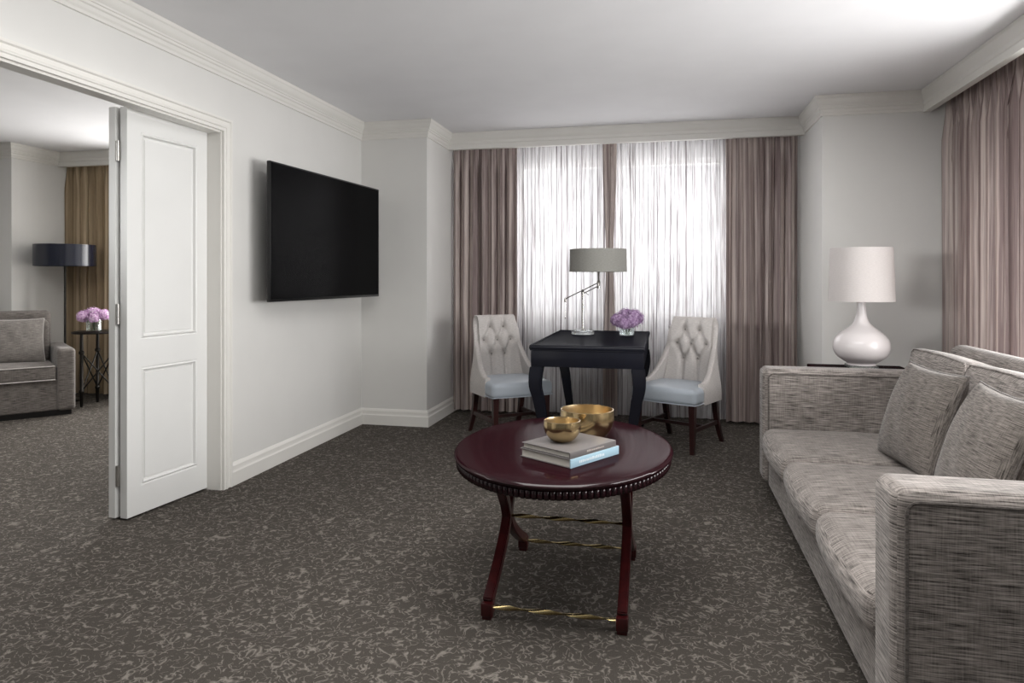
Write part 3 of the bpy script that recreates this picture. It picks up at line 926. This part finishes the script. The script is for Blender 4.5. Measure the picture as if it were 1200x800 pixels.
# ------------------------------------------------------------------ dining chairs
def chair_proto(label, loc, rz):
    root = thing('tufted_chair', label, 'chair', loc, rz, 'tufted chairs at the desk')
    # seat, front = -Y
    bm = B()
    def taper(p):
        q = (p.y+.27)/.54
        p.x *= 1.0-.10*max(0, min(1, q)); 
        p.y -= .02*(1-(p.x/.27)**2)*max(0, 1-q*2.0)
        return p
    rbox(bm, 0, -.02, .420, .54, .50, .115, .032, 4, 10, (.004, .004, .022), None, taper)
    st = obj('seat', bm, M_leather, root, True, angle=180)
    t = B(); n = 16
    for zz in (.368,):
        pts = [(-.255,.20,zz),(-.268,-.24,zz)]+[(-.262+.524*k/n, -.268-.02*(1-(2*k/n-1)**2), zz) for k in range(n+1)]+[(.268,-.24,zz),(.255,.20,zz)]
        add_tube(t, pts, .004, 6)
    obj('piping', t, M_leather, st)
    # backrest shell
    path = []
    hx, yb, yf, rc = .268, .245, -.115, .05
    n1, n2, n3 = 22, 8, 44
    for i in range(n1): path.append((-hx, yf+(yb-rc-yf)*i/n1, 'L', i/n1))
    for i in range(n2): a = PI-PI/2*i/n2; path.append((-hx+rc+rc*math.cos(a), yb-rc+rc*math.sin(a), 'C', i/n2))
    for i in range(n3+1): path.append((-hx+rc+(2*hx-2*rc)*i/n3, yb, 'B', i/n3))
    path += [(-x, y, k, t_) for x, y, k, t_ in reversed(path[:n1+n2])]
    NP = len(path)
    buttons = [(-.062,.885),(.062,.885),(-.125,.775),(0,.775),(.125,.775),(-.062,.660),(.062,.660)]
    segs = [(0,2),(0,3),(1,3),(1,4),(2,5),(3,5),(3,6),(4,6)]
    lines = [(buttons[a], buttons[b]) for a, b in segs]+[((-.062,.660),(-.062,.44)),((.062,.660),(.062,.44)),((-.062,.885),(-.062,.98)),((.062,.885),(.062,.98))]
    def dseg(p, a, b):
        ax, ay = a; bx, by = b; dx, dy = bx-ax, by-ay
        t = max(0, min(1, ((p[0]-ax)*dx+(p[1]-ay)*dy)/(dx*dx+dy*dy)))
        return math.hypot(p[0]-ax-t*dx, p[1]-ay-t*dy)
    Z0 = .352
    def hgt(i):
        k, t = path[i][2], path[i][3]
        if k == 'L': return .51+.27*t**2.3
        if k == 'C': return .78+.205*min(1, t*1.15)**.45
        return .985
    def place(x, y, z, d):
        """narrow and recline with height, then push inward by d (toward centre)"""
        q = max(0, (z-.45)/.52)
        sc = .80+.20*max(0, 1-q/.68)**1.6
        px, py = x*sc, y
        py += .075*q**1.2
        return px, py, z
    bm = B(); cols = []
    NO, NI = 10, 46
    for i, (x, y, k, t) in enumerate(path):
        h = hgt(i)
        # inward normal in plan
        if k == 'B': nx, ny = 0, -1
        elif k == 'L': nx, ny = (1 if x < 0 else -1), 0
        else:
            cxx = (-hx+rc) if x < 0 else (hx-rc); nx, ny = (cxx-x)/rc, (yb-rc-y)/rc
        th = .042
        col = []
        for j in range(NO+1):
            z = Z0+(h-.012-Z0)*j/NO; px, py, pz = place(x, y, z, 0); col.append((px, py, pz))
        for a in (45, 90, 135):
            z = h-.012+.012*math.sin(R(a)); o = th*(1-math.cos(R(a)))/2
            px, py, pz = place(x, y, z, 0); col.append((px+nx*o, py+ny*o, pz))
        for j in range(NI+1):
            z = h-.012-(h-.012-Z0)*j/NI; px, py, pz = place(x, y, z, 0)
            o = th
            if k in 'BC':
                o += .030
                # smooth edge of the puffed panel
                db = min([math.hypot(px-b[0], z-b[1]) for b in buttons]); dl_ = min(dseg((px, z), *s) for s in lines)
                o -= .034*math.exp(-(db/.024)**2)+.026*math.exp(-(dl_/.017)**2)
                edge = min(1, max(0, (h-z)/.05)); o = th+(o-th)*edge**.6
                if k == 'C': o = th+(o-th)*t
            col.append((px+nx*o, py+ny*o, pz))
        cols.append(col)
    g = grid(bm, cols)
    for c in (g[0], g[-1]): 
        try: bm.faces.new(c if c is g[0] else c[::-1])
        except ValueError: pass
    for i in range(NP-1): bm.faces.new((g[i][0], g[i][-1], g[i+1][-1], g[i+1][0]))
    fixn(bm)
    bk = obj('backrest', bm, M_linen, root, True, angle=70)
    for bx_, bz in buttons:
        q = (bz-.45)/.52
        bm = B(); t = bmesh.new(); bmesh.ops.create_uvsphere(t, u_segments=12, v_segments=8, radius=.0085)
        merge(bm, t, Matrix.Translation((bx_, .245+.075*q**1.2-.042-.003, bz)) @ Matrix.Diagonal((1,.55,1,1)))
        obj('button', bm, M_button, bk)
    # legs
    def leg(pts, r0, r1):
        bm = B(); rows = []
        n = len(pts)
        for i, p in enumerate(pts):
            r = r0+(r1-r0)*i/(n-1)
            rows.append([bm.verts.new((p[0]+a*r, p[1]+b*r, p[2])) for a, b in ((-1,-1),(1,-1),(1,1),(-1,1))])
        for A, C in zip(rows, rows[1:]):
            for k in range(4): bm.faces.new((A[k], A[(k+1)%4], C[(k+1)%4], C[k]))
        bm.faces.new(rows[0]); bm.faces.new(rows[-1]); return fixn(bm)
    for s in (-1, 1):
        obj('leg', leg([(s*.225,-.225,.372),(s*.225,-.226,.2),(s*.225,-.228,0)], .024, .0145), M_dkwood, root, False)
        obj('leg', leg([(s*.215,.20,.36),(s*.216,.215,.26),(s*.218,.245,.15),(s*.222,.285,.06),(s*.225,.315,0)], .022, .014), M_dkwood, root, False)
        sb = B(); add_box(sb, s*.222-.009, s*.222+.009, -.225, .235, .155, .185); obj('side_stretcher', sb, M_dkwood, root, False)
    sb = B(); add_box(sb, -.22, .22, -.01, .01, .158, .182); obj('cross_stretcher', sb, M_dkwood, root, False)
    return root
fR = math.atan2(-.45, .89); fL = math.atan2(.61, .79)
# facing -Y rotated by rz: direction = (sin rz, -cos rz)
cR = chair_proto('pale tufted chair with grey-blue seat, to the right of the black desk', (.095, 5.50, 0), math.atan2(-.45, .89))
dup(cR, (-1.262, 5.50, 0), math.atan2(.61, .79), 'pale tufted chair with grey-blue seat, to the left of the black desk')

# ------------------------------------------------------------------ end table and ceramic lamp behind sofa
et = thing('end_table', 'dark wood end table mostly hidden behind the far sofa arm, under white lamp', 'side table', (1.27, 4.90, 0))
ZT = .700
bm = B(); rbox(bm, 0, 0, ZT-.016, .60, .50, .032, .008, 2, 2); obj('tabletop', bm, M_mahog, et)
bm = B(); add_box(bm, -.27, .27, -.20, .20, ZT-.13, ZT-.03); obj('apron', bm, M_mahleg, et, False)
for sx in (-1, 1):
    for sy in (-1, 1):
        bm = B(); add_lathe(bm, [(0,0),(.018,0),(.03,ZT-.12),(0,ZT-.12)], 4, sx*.245, sy*.175); obj('leg', bm, M_mahleg, et, False)
cl = thing('table_lamp', 'white ceramic gourd lamp with white drum shade on the end table', 'lamp', (1.285, 5.0, ZT+.0005))
bm = B(); add_box(bm, -.085, .085, -.085, .085, 0, .018, .003); obj('lamp_base', bm, M_acryl, cl, False)
K = [(.092,.0),(.094,.012),(.118,.026),(.160,.058),(.182,.108),(.174,.166),(.140,.210),(.100,.240),(.064,.268),(.045,.298),(.034,.338),(.028,.392),(.026,.430)]
prof = [(0,.019),(.090,.019)]
for i in range(len(K)-1):
    p0, p1, p2, p3 = K[max(i-1,0)], K[i], K[i+1], K[min(i+2,len(K)-1)]
    for j in range(4):
        t = j/4
        prof.append(tuple(.5*(2*p1[c]+(p2[c]-p0[c])*t+(2*p0[c]-5*p1[c]+4*p2[c]-p3[c])*t*t+(3*p1[c]-p0[c]-3*p2[c]+p3[c])*t**3)*(.96 if c == 0 else 1)+(.02 if c else 0) for c in (0,1)))
prof += [(.025,.452),(0,.452)]
bm = B(); add_lathe(bm, prof, 48); fixn(bm); obj('lamp_body', bm, M_ceramic, cl, True, angle=60)
bm = B(); add_lathe(bm, [(0,.446),(.006,.446),(.006,.78),(0,.78)], 10); obj('harp_rod', bm, M_nickel, cl)
bm = B(); add_lathe(bm, [(.203,.446),(.192,.803),(.189,.803),(.200,.446)], 56, closed=True); fixn(bm); sh = obj('lamp_shade', bm, M_shade, cl, True, angle=50)
bm = B(); add_lathe(bm, [(0,.76),(.19,.76)], 40); obj('shade_spider', bm, M_shadein, sh)

# ------------------------------------------------------------------ far room furniture
AN = R(52)          # sofa turned toward the doorway
fs = thing('far_sofa', 'grey tweed sofa in the far room, seen through the doorway at left', 'sofa', (-5.52, 5.47, 0), AN)
# local: x negative to the left along the front, y back; origin at the front right foot
Wd, Dp = 1.6, .82
bm = B(); rbox(bm, -Wd/2, .40, .205, Wd-.26, .76, .31, .015, 2, 4); obj('base', bm, M_sofa2, fs)
for x0 in (-.15, -Wd):
    bm = B(); rbox(bm, x0+.075, Dp/2-.01, .34, .15, Dp, .59, .035, 3, 5)
    obj('arm', bm, M_sofa2, fs)
bm = B(); rbox(bm, -Wd/2, Dp-.10, .545, Wd-.27, .17, .86, .05, 3, 6); obj('back', bm, M_sofa2, fs)
bm = B(); rbox(bm, -Wd/2, .30, .41, Wd-.31, .62, .145, .03, 3, 8, (0,.006,.02)); sc = obj('seat_cushion', bm, M_sofa2, fs)
t = B()
for zz in (.472, .345): add_tube(t, [(-.165,-.012,zz),(-Wd+.165,-.012,zz)], .006, 6)
obj('piping', t, M_linen, sc)
bm = B(); rbox(bm, -Wd/2, .58, .68, Wd-.33, .16, .42, .05, 3, 6, (0,.03,.01)); obj('back_cushion', bm, M_sofa2, fs)
bm = B()
add_box(bm, -Wd+.03, -.03, .03, Dp-.06, 0, .055); obj('plinth', bm, M_foot, fs, False)
ca, sa = math.cos(AN), math.sin(AN)
def fl(x, y, z): return (-5.52+x*ca-y*sa, 5.47+x*sa+y*ca, z)
pillow('throw_pillow', 'grey tweed pillow on the far room sofa, beside its right arm', fl(-.46, .42, .69), ((ca, sa, 0), (-sa*.28, ca*.28, 1)), .50, .44, .15, M_pillow2, M_linen)

lampF = thing('floor_lamp', 'tall floor lamp with glossy navy drum shade behind the far room sofa', 'lamp', (-6.21, 6.02, 0))
bm = B(); add_lathe(bm, [(0,0),(.15,0),(.15,.015),(.02,.03),(.011,.05),(.011,1.62),(0,1.62)], 24); obj('pole', bm, M_iron, lampF)
bm = B(); add_lathe(bm, [(.285,1.43),(.285,1.655),(.281,1.655),(.281,1.43)], 56, closed=True); fixn(bm); sh = obj('lamp_shade', bm, M_navy, lampF, True, angle=50)
bm = B(); add_lathe(bm, [(0,1.62),(.281,1.62)], 40); obj('shade_spider', bm, M_shadein, sh)

at = thing('accent_table', 'small round black metal accent table with crossed braces beside the far sofa', 'side table', (-5.71, 5.93, 0))
bm = B(); add_lathe(bm, [(0,.739),(.23,.739),(.235,.744),(.235,.752),(.23,.756),(0,.756)], 40); obj('tabletop', bm, M_iron, at, True)
lp = []
for k, a in enumerate((250, 10, 130)):
    a = R(a+5); x, y = math.cos(a), math.sin(a); lp.append((x, y))
    bm = B(); add_lathe(bm, [(0,0),(.012,.0),(.016,.04),(.016,.14),(.024,.15),(.024,.165),(.016,.175),(.016,.53),(.026,.54),(.026,.56),(.016,.57),(.014,.739),(0,.739)], 14, .165*x, .165*y); obj('leg', bm, M_iron, at)
for i in range(3):
    (x0, y0), (x1, y1) = lp[i], lp[(i+1)%3]
    bm = B(); add_tube(bm, [(.165*x0,.165*y0,.545),(.165*x1,.165*y1,.16)], .007, 8); add_tube(bm, [(.165*x1,.165*y1,.545),(.165*x0,.165*y0,.16)], .007, 8)
    obj('cross_brace', bm, M_iron, at)
bouquet('hydrangea_bouquet', 'pink hydrangeas in a glass vase on the far room accent table', (-5.73, 5.90, .7565),
        [(-.11,-.02,.155,.062), (-.05,.03,.185,.062), (.03,.0,.175,.060), (.10,.02,.165,.060), (.06,-.06,.14,.05), (-.07,-.07,.14,.05)], (.068,.13), M_petal2, 5, 80, .013)

# ------------------------------------------------------------------ light
w = bpy.data.worlds.new('World'); scene.world = w; w.use_nodes = True
nt = w.node_tree; nt.nodes.clear()
out = nt.nodes.new('ShaderNodeOutputWorld'); bg = nt.nodes.new('ShaderNodeBackground')
tc = nt.nodes.new('ShaderNodeTexCoord'); sep = nt.nodes.new('ShaderNodeSeparateXYZ'); nt.links.new(tc.outputs['Generated'], sep.inputs[0])
rp = nt.nodes.new('ShaderNodeValToRGB')
WORLD_BACK, WORLD_FRONT = .14, .62
rp.color_ramp.elements[0].position = .35; rp.color_ramp.elements[0].color = (WORLD_BACK*1.0, WORLD_BACK*1.0, WORLD_BACK*1.0, 1)
rp.color_ramp.elements[1].position = .65; rp.color_ramp.elements[1].color = (WORLD_FRONT, WORLD_FRONT*1.0, WORLD_FRONT*1.02, 1)
mp = nt.nodes.new('ShaderNodeMath'); mp.operation = 'MULTIPLY_ADD'; mp.inputs[1].default_value = .5; mp.inputs[2].default_value = .5
nt.links.new(sep.outputs['Y'], mp.inputs[0]); nt.links.new(mp.outputs[0], rp.inputs[0]); nt.links.new(rp.outputs[0], bg.inputs[0])
bg.inputs[1].default_value = 1.0
nt.links.new(bg.outputs[0], out.inputs[0])

def area(name, loc, rot, sx, sy, power, col=(1,1,1)):
    d = bpy.data.lights.new(name, 'AREA'); d.shape = 'RECTANGLE'; d.size = sx; d.size_y = sy; d.energy = power; d.color = col
    o = bpy.data.objects.new(name, d); COL.objects.link(o); o.location = loc; o.rotation_euler = rot; return o
area('back_window_light', (-.47, YW+.28, 1.85), (R(-90), 0, 0), 2.6, 1.7, 66, (1,.99,.98))
area('right_window_light', (XR+.75, 3.35, 1.2), (R(70), 0, R(90)), 3.6, 1.5, 235, (1,.99,.98))
area('far_room_window_light', (-4.7, YW+.30, 1.55), (R(-90), 0, 0), 2.0, 1.85, 110, (1,.98,.95))
area('overhead_fill', (-.3, 2.05, CEIL-.02), (0, 0, 0), 2.4, 1.5, 64, (1,.985,.96))  # unseen fill added to brighten the floor, table and seat tops
area('far_room_overhead_area', (-4.8, 2.8, CEIL-.02), (0, 0, 0), 2.0, 2.0, 45, (1,.98,.95))  # downward area light below the far room ceiling, no fixture modelled

sd = bpy.data.lights.new('pier_fill_spot', 'SPOT'); sd.energy = 560; sd.spot_size = R(22); sd.spot_blend = 1; sd.shadow_soft_size = .42  # added spot through the doorway, brightens the right pier side; no actual lamp
so = bpy.data.objects.new('pier_fill_spot', sd); COL.objects.link(so); so.location = (-4.5, .95, 1.75)
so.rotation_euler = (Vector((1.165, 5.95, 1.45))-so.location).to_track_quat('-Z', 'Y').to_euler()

# ------------------------------------------------------------------ camera
cam = bpy.data.cameras.new('camera'); co = bpy.data.objects.new('camera', cam); COL.objects.link(co)
co.location = (0, 0, 1.3); co.rotation_euler = (R(90), 0, math.atan(.225))
cam.sensor_width = 36; cam.lens = 24; cam.shift_y = -74/1200; cam.clip_start = .05
scene.camera = co
scene.view_settings.view_transform = 'Standard'
scene.view_settings.look = 'None'
scene.view_settings.exposure = .18
